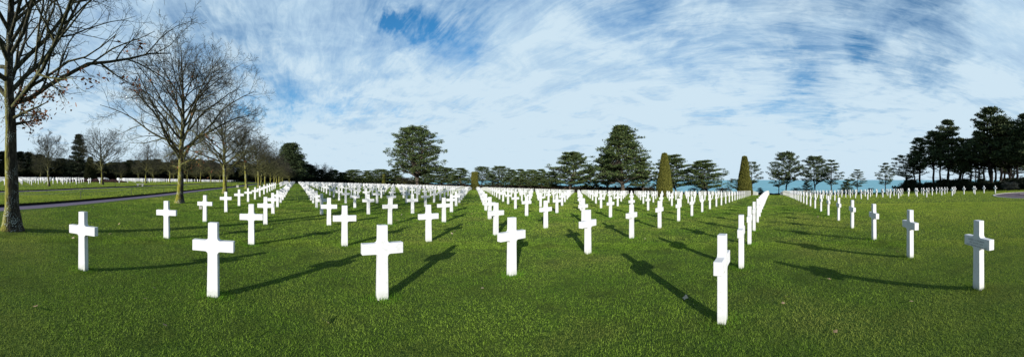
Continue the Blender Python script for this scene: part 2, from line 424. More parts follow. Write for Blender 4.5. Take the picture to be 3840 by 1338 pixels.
for j in range(0, 24):        # plots beyond the path on the left
    for i in range(0, 47):
        x, y = -37.5-SB*j, 27.6+3.6*i
        if hypot(x, y) > 168 and j > 4: continue
        th = atan2(x, y)
        if abs(theta(422)-th) < .012 and hypot(x, y) > 55: continue
        if (x-HBX)**2/130+(y-HBY)**2/60 < 1: continue
        if 6.5 < i-j*.0 < 7.5 and j < 3: continue
        crosses.append((hypot(x, y)*1.12, x, y, "white marble cross in plot beyond the path, %s along, %s file from its edge" % (ordn(i+1), ordn(j+1)), ('l', i, j)))
view = []
for c in crosses:
    th = atan2(c[1], c[2])
    if -1.03 < th < 2.45: view.append(c)
view.sort(key=lambda c: c[0])
near, far = view[:300], view[300:]
first = None
for d, x, y, lab, key in near:
    o = bpy.data.objects.new("marble_cross", CM) if first is None else first.copy()
    if first is None: first = o
    COL.objects.link(o)
    o.location = (x+random.uniform(-.015, .015), y+random.uniform(-.015, .015), gz(x, y))
    o.rotation_euler = (random.gauss(0, .005), random.gauss(0, .005), random.gauss(0, .012))
    tag(o, lab, "cross", "white marble crosses in the burial plots")
    if key == (-2, 3):
        o["label"] = "large white marble cross at far right with lettering engraved on its arm"
        bold = o
# engraved lettering on the stone whose face can be read
tx = []
for txt, z, sz, wd in (("LARRY O DIGMAN", .782, .040, .40), ("PFC 38 INF 2 DIV", .738, .034, .34), ("WEST VIRGINIA JUNE 15 1944", .697, .030, .52)):
    cu = bpy.data.curves.new("inscription", 'FONT'); cu.body = txt; cu.size = sz; cu.align_x = 'CENTER'; cu.extrude = .0012; cu.offset = .0004; cu.resolution_u = 2
    t = bpy.data.objects.new("tmp", cu); COL.objects.link(t)
    bpy.context.view_layer.update()
    dg = bpy.context.evaluated_depsgraph_get(); mt = bpy.data.meshes.new_from_object(t.evaluated_get(dg))
    w0 = max(v.co.x for v in mt.vertices)-min(v.co.x for v in mt.vertices)
    k = wd/w0
    tx.append((mt, k, z)); bpy.data.objects.remove(t)
for mt, k, z in tx:
    mt.transform(Matrix.Translation((0, DEP+.0006, z-.012)) @ Matrix.Rotation(pi, 4, 'Z') @ Matrix.Rotation(pi/2, 4, 'X') @ Matrix.Diagonal((k, 1, 1, 1)))
    mt.materials.clear(); mt.materials.append(M['engrave']); mt.name = "inscription"; link("inscription", mt, bold)
# the far crosses, more than can be told apart
P = cross_outline(False); n = len(P)
LV = np.array([(x, -DEP, z) for x, z in P]+[(x, DEP, z) for x, z in P])
# quads only: shaft, head, arms as boxes sharing the outline
def qbox(a, b):  # two lists of 4 (x,z)
    pass
SEG = [[(-.085, -.1), (.085, -.1), (.075, .675), (-.075, .675)], [(-.315, .675), (.315, .675), (.315, .835), (-.315, .835)], [(-.073, .835), (.073, .835), (.071, HB), (-.071, HB)]]
bv, bf = [], []
for s in SEG:
    b0 = len(bv)
    bv += [(x, -DEP, z) for x, z in s]+[(x, DEP, z) for x, z in s]
    bf += [(b0, b0+1, b0+2, b0+3), (b0+7, b0+6, b0+5, b0+4)]
    for a in range(4): bf.append((b0+a, b0+4+a, b0+4+(a+1) % 4, b0+(a+1) % 4))
bv, bf = np.array(bv), np.array(bf)
fx = np.array([c[1] for c in far]); fy = np.array([c[2] for c in far]); fz = ground(fx, fy)
fx = fx+rng.normal(0, .015, len(fx)); fa = rng.normal(0, .012, len(fx))
VV = np.empty((len(far), len(bv), 3))
VV[:, :, 0] = bv[None, :, 0]*np.cos(fa)[:, None] - bv[None, :, 1]*np.sin(fa)[:, None] + fx[:, None]
VV[:, :, 1] = bv[None, :, 0]*np.sin(fa)[:, None] + bv[None, :, 1]*np.cos(fa)[:, None] + fy[:, None]
VV[:, :, 2] = bv[None, :, 2] + fz[:, None]
FF = (bf[None]+(np.arange(len(far))*len(bv))[:, None, None]).reshape(-1, 4)
o = link("distant_marble_crosses", mesh_np("distant_marble_crosses", VV.reshape(-1, 3), FF, M['marble']))
tag(o, "countless white marble crosses merging in the distance across the plots", "crosses", None, "stuff")

# ------------------------------------------------------------------ bare deciduous trees
def bare_tree(seed, H, trunk_r, spread, fork=.24, nl=15, depth=4, lean=0.0, lowdroop=0.0, k4=4, bias=None, dens=1.0, mint=.0035, Rt=4.5):
    rs = random.Random(seed)
    T, B = Tubes(), Tubes(); leafpts = []
    def curve(p, d, length, segs, wob, up):
        pts = [p.copy()]; d = d.copy()
        for s in range(segs):
            d += Vector((rs.gauss(0, wob), rs.gauss(0, wob), rs.gauss(0, wob)+up)); d.normalize()
            p = p + d*(length/segs); pts.append(p.copy())
        return pts
    # leader
    segs = 14
    pts = [Vector((0, 0, -.15))]; d = Vector((lean, 0, 1)).normalized(); p = pts[0].copy()
    for s in range(segs):
        d += Vector((rs.gauss(0, .035), rs.gauss(0, .035), .02)); d.normalize(); p = p+d*(H*.95/segs); pts.append(p.copy())
    rad = [trunk_r*(1.0-.93*(i/segs)**.8) for i in range(segs+1)]
    rad[0] = trunk_r*1.55; 
    base = [pts[0], pts[0]+Vector((0, 0, .3)), pts[0]+Vector((0, 0, .75))]
    full = [pts[0], pts[0].lerp(pts[1], .35), pts[0].lerp(pts[1], .8)]+pts[1:]
    frad = [trunk_r*1.75, trunk_r*1.30, trunk_r*1.05]+[trunk_r*(1.0-.93*(i/segs)**.85) for i in range(1, segs+1)]
    ph = [rs.uniform(0, 6.28) for _ in range(3)]
    T.add(full, frad, 14, lambda i, a: 1+(.10 if i < 1 else .05 if i < 3 else .02)*sin(3*a+ph[0])+(.04)*sin(5*a+ph[1]))
    def at(t):
        f = t*segs; i = min(int(f), segs-1); return pts[i].lerp(pts[i+1], f-i), rad[i]+(rad[i+1]-rad[i])*(f-i)
    def branch(p, d, length, r, lev):
        segs_ = {1: 8, 2: 6, 3: 4, 4: 3}[lev]
        up = {1: .0, 2: .02, 3: .03, 4: .02}[lev]
        wob = {1: .12, 2: .14, 3: .16, 4: .2}[lev]
        pp = curve(p, d, length, segs_, wob, up)
        rr = [max(r*(1-.80*i/segs_), mint) for i in range(segs_+1)]
        B.add(pp, rr, {1: 6, 2: 4, 3: 3, 4: 3}[lev])
        if lev == depth or length < .25:
            if rs.random() < .5: leafpts.append(pp[-1])
            return
        nch = max(2, int({1: 8, 2: 6, 3: k4}[lev]*dens*rs.uniform(.8, 1.2)))
        for c in range(nch):
            t = .16+.82*(c+rs.random())/nch
            f = t*segs_; i = min(int(f), segs_-1); q = pp[i].lerp(pp[i+1], f-i)
            dd = (pp[i+1]-pp[i]).normalized()
            ax = dd.orthogonal().normalized(); ax.rotate(Matrix.Rotation(c*2.4+rs.uniform(-.7, .7), 3, dd))
            nd = dd.copy(); nd.rotate(Matrix.Rotation(R(rs.uniform(28, 58)), 3, ax))
            ln = length*rs.uniform(.32, .58)*(1.15-.55*t)
            branch(q, nd, ln, rr[i]*.58, lev+1)
    ang0 = rs.uniform(0, 6.28)
    zc, az, ax_ = (fork+.98)/2*H+.02*H, (.99-fork)/2*H, Rt*.92
    for c in range(nl):
        u = c/(nl-1)
        t = fork+(.72-fork)*u**1.1
        q, r0 = at(t)
        a = ang0+c*2.39996+rs.uniform(-.4, .4)
        if bias is not None and c % 3 == 0: a = bias+rs.uniform(-.8, .8)
        el = R((8+lowdroop if c < 2 else 32)+26*u+rs.uniform(-12, 10))
        d = Vector((cos(a)*cos(el), sin(a)*cos(el), sin(el)))
        # length so that the limb ends near the round outline of the crown
        A_ = (d.x**2+d.y**2)/ax_**2+d.z**2/az**2; B_ = 2*((q.x*d.x+q.y*d.y)/ax_**2+(q.z-zc)*d.z/az**2); C_ = (q.x**2+q.y**2)/ax_**2+(q.z-zc)**2/az**2-1
        disc = max(B_*B_-4*A_*C_, 0); ln = (-B_+math.sqrt(disc))/(2*A_)
        ln = min(max(ln, .9), spread*1.25)*rs.uniform(.80, 1.0)
        branch(q, d, ln, min(r0*.58, trunk_r*.36)*(.7 if c < 2 else 1), 1)
    A = np.array(B.V); sz_ = H/(.6*A[:, 2].max()+.4*np.percentile(A[:, 2], 99.5)); sx_ = Rt/np.percentile(np.hypot(A[:, 0], A[:, 1]), 98)
    T.V = [(x*max(sx_, .9), y*max(sx_, .9), z*sz_) for x, y, z in T.V]; B.V = [(x*sx_, y*sx_, z*sz_) for x, y, z in B.V]
    leafpts = [Vector((p.x*sx_, p.y*sx_, p.z*sz_)) for p in leafpts]
    tm = T.mesh("trunk", M['bark']); cm = B.mesh("crown", M['twig'])
    return tm, cm, leafpts
def dead_leaves_mesh(pts, n, s, seed, zmax):
    r_ = np.random.default_rng(seed); P0 = np.array([(p.x, p.y, p.z) for p in pts if p.z < zmax])
    if len(P0) == 0: return None
    c = P0[r_.integers(0, len(P0), n)]+r_.normal(0, .10, (n, 3))
    a = r_.normal(0, s, (n, 3)); b = r_.normal(0, s, (n, 3))
    V = np.stack([c, c+a, c+a*.6+b, c+b*.7-a*.2], 1).reshape(-1, 3)
    return mesh_np("dead_leaves", V, np.arange(4*n).reshape(n, 4), M['deadleaf'])
BT = []
def make_bare(seed, **kw):
    tm, cm, lp = bare_tree(seed, **kw); return tm, cm, lp
def place_bare(proto, x, y, rz, s, label, group, leaves=None, cat="tree", sz=None):
    e = link("bare_tree", None, None, (x, y, gz(x, y)), rz, (s, s, sz or s))
    link("trunk", proto[0], e); link("crown", proto[1], e)
    if leaves: link("dead_leaves", leaves, e)
    tag(e, label, cat, group); return e
G1 = "bare trees in a row along the mauve path"
G2 = "bare trees in front of the far left plot"
tA = make_bare(11, H=13.5, trunk_r=.275, spread=7.2, fork=.29, nl=27, depth=4, bias=R(40), k4=5, lowdroop=-4, dens=1.2, mint=.004, Rt=6.2)
place_bare(tA, -7.95, 5.8, 0, 1, "huge bare tree at left edge with mossy trunk spotted with pale lichen", G1, dead_leaves_mesh(tA[2], 900, .042, 3, 5.3))
tB = make_bare(23, H=11.7, trunk_r=.25, spread=5.6, fork=.22, nl=30, depth=4, k4=6, dens=1.2, mint=.0055, Rt=5.7)
lvB = dead_leaves_mesh(tB[2], 260, .05, 4, 4.6)
tC = make_bare(31, H=11.5, trunk_r=.27, spread=5.0, fork=.22, nl=27, depth=4, k4=6, mint=.007, Rt=5.3, dens=1.15)
tD = make_bare(47, H=11.8, trunk_r=.26, spread=4.4, fork=.24, nl=26, depth=4, k4=6, mint=.0095, Rt=4.9, dens=1.1)
tE = make_bare(53, H=10.5, trunk_r=.25, spread=4.8, fork=.20, nl=24, depth=4, k4=6, mint=.010, Rt=4.9, dens=1.1)
place_bare(tB, -7.95, 19.4, 0, 1, "bare tree with a full round crown beside the path, second from the camera", G1, lvB)
place_bare(tC, -8.25, 34, .4, 1, "bare tree beside the path, third from the camera", G1, dead_leaves_mesh(tC[2], 120, .06, 5, 4.3))
place_bare(tD, -8.3, 49.5, 1.4, 1, "bare tree beside the path, fourth from the camera", G1)
place_bare(tE, -8.6, 72, 2.2, .82, "slim mossy bare tree beside the path, fifth from the camera", G1)
for k in range(11):
    y = 64+14.4*k; pr = (tC, tD, tE, tB)[k % 4]
    place_bare(pr, -8.2+random.uniform(-.2, .2), y+random.uniform(-.6, .6), k*1.7+.6, random.uniform(.92, 1.08),
               "bare tree beside the path, %s from the camera" % ordn(k+5+1), G1)
for k, y in enumerate((31, 44.3, 60.8, 74.2, 87.4, 100.6, 114, 127.5, 141)):
    pr = (tE, tC, tD, tB, tE, tD, tC, tE, tD)[k]
    s = (.80, .98, .84, .9, .9, .85, .9, .9, .9)[k]
    place_bare(pr, -33.2, y, 1.1+k*2.0, s, "small bare tree before the far left plot, %s from the left" % ordn(k+1), G2)
for k, (px, r_, s) in enumerate([(437, 118, .8), (455, 128, .75), (575, 140, .9), (650, 150, .9), (60, 112, .8), (152, 118, .8), (520, 152, .9), (735, 165, .9), (850, 180, .95), (930, 190, .9), (960, 150, .9)]):
    th = theta(px); pr = (tD, tE, tC)[k % 3]
    place_bare(pr, r_*sin(th), r_*cos(th), k*1.3, s, "bare grey tree at the back of the far left plot, %s from the left" % ordn([2, 3, 5, 6, 0, 1, 4, 7, 8, 10, 9][k]+1), "bare trees at the back of the far left plot")
for k, (px, r_, s, lab) in enumerate([(1184, 245, 1.42, "bare grey tree behind dark bushes right of the tall dark conifer"), (1224, 250, 1.48, "bare round-headed tree standing just right of another bare grey tree"),
                                      (1085, 132, .78, "low forking tree with dense brown twigs among the crosses by the aisle")]):
    th = theta(px); place_bare(tD if k < 2 else tE, r_*sin(th), r_*cos(th), k*2.2, s, lab, None)

# ------------------------------------------------------------------ evergreen trees
def leaf_tris(C, rad, flat, n, size, rs, up=.7, out=None, aspect=.42):
    """n pointed needle tufts round each clump centre C (m,3)"""
    m = len(C)
    d = rs.normal(0, 1, (m, n, 3)); d /= np.linalg.norm(d, axis=2, keepdims=True)
    rr = rs.random((m, n, 1))**.42
    off = d*rr*rad[:, None, None]; off[:, :, 2] *= flat
    c = C[:, None, :]+off
    dr = d*.6+rs.normal(0, .55, (m, n, 3)); dr[:, :, 2] += up
    dr /= np.linalg.norm(dr, axis=2, keepdims=True)
    side = np.cross(dr, rs.normal(0, 1, (m, n, 3))); side /= np.linalg.norm(side, axis=2, keepdims=True)+1e-9
    L_ = size*(.6+.8*rs.random((m, n, 1)))
    a = c-side*L_*aspect*.5; b = c+side*L_*aspect*.5; t = c+dr*L_
    V = np.stack([a, b, t], 2).reshape(-1, 3)
    return V, np.arange(len(V)).reshape(-1, 3)
def pine(seed, H, Rad, base, prof, nb, npad, pad, ntri, size, trunk_r, leafmat, barkmat, flat=.42, rise=.25, stems=1, lean=(0, 0), up=.7, droop=0., under=.45, bent=.06, dead=6, tiers=0):
    rs = random.Random(seed); nr = np.random.default_rng(seed); T, B = Tubes(), Tubes(); C = []; CR = []
    stemlist = []
    for s in range(stems):
        a = rs.uniform(0, 6.28)+s*2*pi/max(stems, 1); spread = (0 if stems == 1 else Rad*.22)
        segs = 9; p = Vector((0, 0, -.3)); pts = [p.copy()]
        fork = base*.55
        for i in range(1, segs+1):
            z = H*.96*i/segs; k = max(0, (z/H-fork)/(1-fork)) if stems > 1 else 0
            k2 = min(1, k*2.2)
            pts.append(Vector((lean[0]*z+cos(a)*spread*k2+rs.gauss(0, bent)*H*.12*(i > 1), lean[1]*z+sin(a)*spread*k2+rs.gauss(0, bent)*H*.12*(i > 1), z)))
        tr = trunk_r*(1 if stems == 1 else .75)
        rad = [tr*1.35]+[tr*(1-.9*(i/segs)**1.1) for i in range(1, segs+1)]
        T.add(pts, rad, 8); stemlist.append((pts, rad))
    for b in range(nb):
        t = (b+rs.random())/nb
        if tiers: t = min(.985, (int(t*tiers)+.5+rs.uniform(-.36, .36))/tiers)
        z = H*(base+(1-base)*t)
        pts, rad = stemlist[b % stems]; segs = len(pts)-1
        f = min(z/(H*.96), .999)*segs; i = int(f); q = pts[i].lerp(pts[i+1], f-i); r0 = rad[i]*(1-(f-i))+rad[i+1]*(f-i)
        a = b*2.39996+rs.uniform(-.5, .5)
        ln = Rad*prof(t)*rs.uniform(.62, 1.08)
        cen = Vector((lean[0]*q.z, lean[1]*q.z, q.z))
        tip = cen+Vector((cos(a)*ln, sin(a)*ln, ln*(rise-droop)+rs.gauss(0, .06)*ln))
        start = q-Vector((0, 0, min(ln*.28, q.z*.3)))
        mid = start.lerp(tip, .5)+Vector((rs.gauss(0, .08)*ln, rs.gauss(0, .08)*ln, ln*.05))
        B.add([start, start.lerp(mid, .5), mid, mid.lerp(tip, .55), tip], [max(r0*.55, .03), r0*.42+.015, r0*.3+.012, .03, .012], 4)
        for k in range(npad):
            u = under+(1-under)*(k+rs.random())/npad
            c = mid.lerp(tip, (u-.5)/.5) if u > .5 else start.lerp(mid, u/.5)
            sd = Vector((-sin(a), cos(a), 0))*rs.gauss(0, .16)*ln
            c = c+sd+Vector((0, 0, rs.uniform(-.02, .10)*ln))
            if rs.random() < .6: B.add([mid.lerp(tip, max(0, (u-.6)/.5)), c], [.035, .012], 3)
            C.append(tuple(c)); CR.append(pad*rs.uniform(.6, 1.25))
    for k in range(dead):
        z = H*base*rs.uniform(.45, 1.0); a = rs.uniform(0, 6.28); pts, rad = stemlist[k % stems]; f = z/(H*.96)*9; i = int(f); q = pts[i]
        ln = Rad*rs.uniform(.2, .45); B.add([q, q+Vector((cos(a)*ln*.6, sin(a)*ln*.6, ln*.05)), q+Vector((cos(a)*ln, sin(a)*ln, ln*.3))], [trunk_r*.2, trunk_r*.1, .01], 4)
    for pts, rad in stemlist: C.append(tuple(pts[-1])); CR.append(pad*.9)
    V, FA = leaf_tris(np.array(C), np.array(CR), flat, ntri, size, nr, up)
    T.V += B.V; T.Q += [tuple(i+T.n for i in q) for q in B.Q]
    ex = .25*((np.percentile(V[:, 0], 99)-np.percentile(V[:, 0], 1))+(np.percentile(V[:, 1], 99)-np.percentile(V[:, 1], 1)))
    return T.mesh("trunk", barkmat), mesh_np("crown", V, FA, leafmat), float(ex), float(V[:, 2].max())
dome = lambda t: (max(.0, (1-t**1.8))**.66+.06)*(.72+.28*min(1, t*4))
cone = lambda t: (1-t)**.72*.95+.10
layer = lambda t: (.80+.20*sin(t*9))*max(.2, 1-t**1.9)
airy = lambda t: max(.2, (1-abs(t-.38)*1.45))
vase = lambda t: .55+.45*sin(pi*min(1, t*1.1))
PN = {}
PN['big_dome'] = (0, 0, pine(101, 18.0, 7.2, .25, lambda t: ((.86+.14*min(1, t/.25)) if t < .25 else max(0, 1-((t-.25)/.75)**2.3)**.52)+.02, 175, 6, .66, 29, .36, .50, M['pine'], M['pinebark'], .44, .05, 3, (-.045, 0), bent=.03, under=.42, dead=12, up=.8))
PN['big_cone'] = (0, 0, pine(102, 20.0, 7.6, .18, lambda t: ((1-t)**.66*1.0+.04)*(.92+.08*sin(t*37+1)), 150, 6, .72, 28, .42, .50, M['pine'], M['pinebark'], .42, .16, 2, (0, 0), bent=.05, under=.35, dead=12, up=.9))
PN['dome'] = (0, 0, pine(103, 12.0, 5.6, .18, dome, 92, 6, .62, 34, .34, .28, M['pine'], M['pinebark'], .40, .16, 2, (.03, 0), under=.35, tiers=9, up=.9))
PN['fork'] = (0, 0, pine(104, 12.0, 5.0, .30, dome, 70, 6, .52, 28, .30, .22, M['pine2'], M['darkbark'], .48, .26, 2, (-.02, 0), under=.45, tiers=8, up=.9))
PN['lay'] = (0, 0, pine(105, 12.0, 5.6, .18, layer, 78, 6, .62, 32, .34, .24, M['pine'], M['pinebark'], .32, .08, 1, (.02, .0), under=.4, tiers=7, up=.9))
PN['airy'] = (0, 0, pine(106, 10.0, 3.4, .28, airy, 44, 4, .42, 26, .26, .15, M['pine2'], M['darkbark'], .45, .14, 1, (.01, 0), under=.5, dead=4, tiers=8, up=.9))
PN['small'] = (0, 0, pine(107, 6.0, 2.4, .14, cone, 40, 4, .36, 30, .24, .12, M['pine2'], M['darkbark'], .5, .15, 1, under=.3, dead=1, tiers=7, up=.9))
PN['lean'] = (0, 0, pine(108, 11.0, 4.4, .32, vase, 40, 5, .50, 30, .28, .20, M['pine2'], M['darkbark'], .40, .08, 1, (-.16, .0), under=.5, bent=.12, tiers=6, up=.9))
PN['tall'] = (0, 0, pine(109, 19.0, 4.7, .40, lambda t: (.75+.25*sin(t*8+1))*max(.02, 1-t**1.9)**.7, 64, 5, .62, 28, .38, .30, M['pine2'], M['darkbark'], .42, .16, 1, (.015, .01), under=.35, dead=16, tiers=11, up=.9))
PN['tall2'] = (0, 0, pine(110, 20.0, 5.4, .33, lambda t: (.8+.2*sin(t*11))*max(.02, 1-t**1.7)**.7, 84, 5, .68, 30, .42, .34, M['pine2'], M['darkbark'], .42, .16, 2, (-.01, .0), under=.3, dead=16, tiers=12, up=.9))
PN['conifer'] = (0, 0, pine(111, 26.0, 9.0, .06, lambda t: (1-t)**.55*.85+.12, 150, 6, 1.3, 36, .62, .6, M['conif'], M['darkbark'], .6, .25, 2, bent=.05, under=.25, dead=0))
PN['spruce'] = (0, 0, pine(112, 17.0, 4.2, .14, cone, 90, 4, .75, 34, .42, .25, M['wood'], M['darkbark'], .5, .02, 1, bent=.02, under=.25, dead=3, tiers=14))
PN['woodA'] = (0, 0, pine(113, 14.0, 5.0, .14, dome, 54, 5, 1.0, 30, .50, .26, M['wood'], M['darkbark'], .6, .25, 1, under=.25, dead=4))
PN['woodB'] = (0, 0, pine(114, 15.0, 4.0, .20, lambda t: max(.15, 1-t**1.5)*(.8+.2*sin(t*10)), 46, 5, .85, 30, .46, .24, M['wood'], M['darkbark'], .6, .25, 1, under=.25, dead=6))
PN['bush'] = (0, 0, pine(115, 3.0, 2.2, .02, lambda t: max(.3, 1-t**2)**.5, 34, 4, .55, 46, .26, .07, M['wood'], M['darkbark'], .8, .35, 1, under=.2, dead=0))
PN['greybush'] = (0, 0, pine(116, 3.0, 2.4, .02, lambda t: max(.3, 1-t**2)**.5, 34, 4, .42, 26, .26, .05, M['greyleaf'], M['twig'], .8, .5, 1, under=.2, dead=0))
PN['scrub'] = (0, 0, pine(117, 3.0, 2.0, .05, vase, 30, 4, .35, 26, .16, .05, M['hedge'], M['twig'], .8, .6, 3, under=.3, dead=6))
NAMES = dict(conifer="conifer", spruce="spruce_tree", woodA="evergreen_tree", woodB="evergreen_tree", bush="evergreen_shrub", greybush="shrub", scrub="scrub_bush")
def place_pine(kind, px, top, wpx, r_, label, cat="tree", group=None, rz=None, trunkpx=None):
    _h, _r, (tm, cm, R0, H0) = PN[kind]
    th = theta(trunkpx or px); x, y = r_*sin(th), r_*cos(th); g = gz(x, y)
    H = (HOR-top)/F*r_ + EYE - g; w = wpx/F*r_
    s = w*(1.2 if kind in ('tall', 'tall2') else 1.08)/(2*R0)
    e = link(NAMES.get(kind, "pine_tree"), None, None, (x, y, g-.05), (random.uniform(0, 6.28) if rz is None else rz), (s, s, H/(H0*1.0)))
    link("trunk", tm, e); link("crown", cm, e)
    tag(e, label, cat, group); return e
def edge_r(px, X=107.): return X/max(sin(theta(px)), .01)
# the two great pines
place_pine('big_dome', 1536, 470, 170, 92, "tall domed pine with leaning forked trunk among the crosses, left of centre", rz=-theta(1540), trunkpx=1566)
place_pine('big_cone', 2336, 467, 188, edge_r(2344, 104), "tallest conical pine at the sea edge with pale double trunk", rz=2.2)
GP = "pines along the sea edge"
for i, (kd, px, top, w, X, lab) in enumerate([
 ('dome', 2136, 564, 138, 106, "broad domed pine left of the tallest conical pine"),
 ('lay', 2213, 618, 62, 110, "smaller spreading pine filling the gap left of the tallest pine"),
 ('dome', 2274, 560, 90, 112, "dark bushy pine close behind the left side of the tallest pine"),
 ('lay', 2412, 588, 95, 107, "spreading pine between the tallest pine and the left big cone topiary"),
 ('dome', 2535, 575, 135, 110, "round-topped pine partly hidden behind the left big cone topiary"),
 ('dome', 2652, 596, 132, 107, "domed pine with forked trunk between the two big cone topiaries"),
 ('lean', 2822, 600, 72, 108, "thin pine standing behind the right big cone topiary"),
 ('lean', 2768, 668, 66, 110, "low pine whose pads stick out left of the right cone topiary"),
 ('small', 2850, 702, 28, 106, "tiny young conifer at the near end of the aisle hedge"),
 ('lean', 2920, 634, 66, 105, "slender leaning pine at the left of a big domed pine by the aisle"),
 ('fork', 2948, 565, 112, 107, "big domed pine with forked trunk right of the aisle end"),
 ('fork', 3056, 581, 104, 107, "domed pine with forked trunk, second big one right of the aisle end"),
 ('small', 3025, 678, 40, 105, "small dense round pine under the second domed pine"),
 ('airy', 3118, 596, 76, 107, "airy narrow pine with layered pads right of the forked pines"),
 ('small', 3176, 668, 46, 106, "small bushy pine between the airy pine and a straight pine"),
 ('airy', 3215, 633, 60, 107, "short straight pine with dense pads before the open sea"),
 ('airy', 3322, 608, 66, 107, "lone slim pine standing by itself against the sea"),
 ('dome', 1650, 633, 92, 0, "low dark pine just right of the great domed pine"),
 ('dome', 1597, 645, 60, 0, "low pine half hidden behind the great domed pine on its right"),
 ('lay', 1727, 636, 74, 0, "low pine left of the truncated cone topiary"),
 ('fork', 1806, 630, 62, 0, "pine just right of the truncated cone topiary"),
 ('small', 1846, 660, 40, 0, "small low pine right of the truncated topiary's pine"),
 ('fork', 1874, 628, 66, 0, "airy pine, second right of the truncated cone topiary"),
 ('lay', 1918, 642, 64, 0, "flat topped pine, third right of the truncated cone topiary"),
 ('lay', 1952, 640, 56, 0, "flat topped pine, fourth right of the truncated cone topiary"),
 ('dome', 1990, 641, 60, 0, "flat topped pine, fifth right of the truncated cone topiary"),
 ('lay', 2030, 640, 52, 0, "flat topped pine, sixth right of the truncated cone topiary"),
 ('dome', 2066, 648, 50, 0, "flat topped pine, seventh right of the truncated cone topiary"),
 ('dome', 1285, 652, 44, 0, "low dark pine, third left of the great domed pine"),
 ('dome', 1330, 642, 66, 0, "low dark pine, second left of the great domed pine"),
 ('lay', 1378, 646, 52, 0, "pale green low tree between dark low pines left of the great domed pine"),
 ('dome', 1424, 640, 72, 0, "low dark pine directly left of the great domed pine"),
 ('lay', 1480, 640, 66, 0, "low pine hidden behind the left side of the great domed pine"),
 ('dome', 1250, 642, 40, 0, "low dark tree right of the two bare grey trees"),
]):
    r_ = edge_r(px, X) if X else min(edge_r(px, 109.), 262)
    if not X: w *= 1.3; top -= 8
    place_pine(kd, px, top, w, r_, lab, group=GP)
# right-hand wood
GW = "dark pines of the wood at the right"
for i, (kd, px, top, w, r_) in enumerate([
 ('lean', 3402, 575, 96, 84), ('tall', 3452, 512, 86, 84), ('tall', 3428, 560, 66, 88), ('tall', 3502, 486, 92, 82), ('tall2', 3553, 446, 112, 80), ('tall', 3525, 500, 80, 90), ('tall2', 3598, 515, 92, 86),
 ('tall', 3640, 515, 84, 84), ('tall', 3668, 490, 90, 88), ('tall2', 3718, 396, 168, 72), ('tall', 3690, 500, 90, 84), ('tall', 3752, 440, 110, 78), ('tall2', 3788, 450, 120, 74), ('tall', 3812, 480, 110, 70),
 ('tall2', 3846, 424, 150, 66), ('tall', 3770, 520, 100, 82), ('tall', 3612, 560, 70, 78), ('tall', 3730, 520, 100, 86), ('tall2', 3800, 540, 110, 84), ('airy', 3660, 560, 80, 92), ('tall2', 3900, 400, 170, 62)]):
    lab = "dark pine in the right wood, %s from its left end" % ordn(sorted([3402, 3452, 3428, 3502, 3553, 3525, 3598, 3640, 3668, 3718, 3690, 3752, 3788, 3812, 3846, 3770, 3612, 3730, 3800, 3660, 3900]).index(px)+1)
    if px == 3718: lab = "tallest and broadest dark pine at the front of the right wood"
    if px == 3402: lab = "leaning dark pine with low spreading pads at the left end of the right wood"
    place_pine(kd, px, top, w, r_, lab, group=GW, rz=(pi if kd == 'lean' else None))
shr = []
for k in range(22):
    px = 3392+k*22.5; r_ = 80-.95*k*1.0; shr.append((px+random.uniform(-5, 5), random.uniform(668, 698)-k*.6, 46, r_))
for k, (px, top, w, r_) in enumerate(shr):
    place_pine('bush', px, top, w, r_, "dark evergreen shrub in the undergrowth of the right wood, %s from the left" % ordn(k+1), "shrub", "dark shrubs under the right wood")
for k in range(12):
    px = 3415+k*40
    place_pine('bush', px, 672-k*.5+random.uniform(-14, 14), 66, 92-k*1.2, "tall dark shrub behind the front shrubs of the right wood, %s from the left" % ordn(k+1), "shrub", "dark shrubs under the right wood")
place_pine('greybush', 3786, 676, 56, 57.5, "large grey-leaved bush in front of the right wood", "shrub")
place_pine('scrub', 3265, 702, 26, 98, "small reddish bush by itself at the sea edge between two slim pines", "shrub")
for k, px in enumerate((2060, 2100, 2168, 2190, 2245, 2300, 2375, 2385, 2440, 2600, 2640, 2700, 2725, 2985, 1515, 1700, 2010)):
    place_pine('scrub', px, 700 if px > 1600 else 662, 36 if px > 1600 else 60, min(edge_r(px, 108), 240), "leafless scrub bush between the sea-edge pine trunks, %s from the left" % ordn(sorted((2060, 2100, 2168, 2190, 2245, 2300, 2375, 2385, 2440, 2600, 2640, 2700, 2725, 2985, 1515, 1700, 2010)).index(px)+1), "shrub", "scrub bushes along the sea edge")
# far side, beyond the aisle
place_pine('conifer', 1092, 532, 104, 215, "tall dark conifer at the far end of the left grass aisle")
place_pine('conifer', 1122, 575, 60, 235, "dark conifer rising behind the right side of the tall aisle-end conifer")
place_pine('woodA', 1152, 612, 60, 240, "dark evergreen right of the tall conifer at the aisle end")
place_pine('woodB', 1170, 618, 48, 250, "dark evergreen immediately left of the two far bare grey trees")
place_pine('woodA', 1202, 632, 50, 245, "brownish dark bush-like tree between the two far bare grey trees")
place_pine('woodA', 1232, 645, 50, 240, "low dark tree under the round-headed bare tree")
place_pine('woodA', 1040, 600, 70, 240, "dark evergreen behind the bare tree row left of the aisle")
place_pine('spruce', 296, 499, 66, 118, "tall pointed evergreen standing above the dark wood on the left")
GL = "evergreens of the dark wood behind the far left plot"
wood = []
for k in range(46):
    px = -14+k*23.0+random.uniform(-6, 6); r_ = 158+35*(px/1000)+random.uniform(-6, 6)
    top = np.interp(px, [0, 60, 120, 180, 330, 480, 620, 800, 1000], [552, 568, 572, 590, 604, 600, 598, 600, 612])+random.uniform(-7, 10)
    wood.append((px, top, random.uniform(58, 84), r_))
for k, (px, top, w, r_) in enumerate(wood):
    place_pine('woodA' if k % 2 else 'woodB', px, top, w, r_, "dark evergreen in the wood behind the far left plot, %s from the left" % ordn(k+1), group=GL)

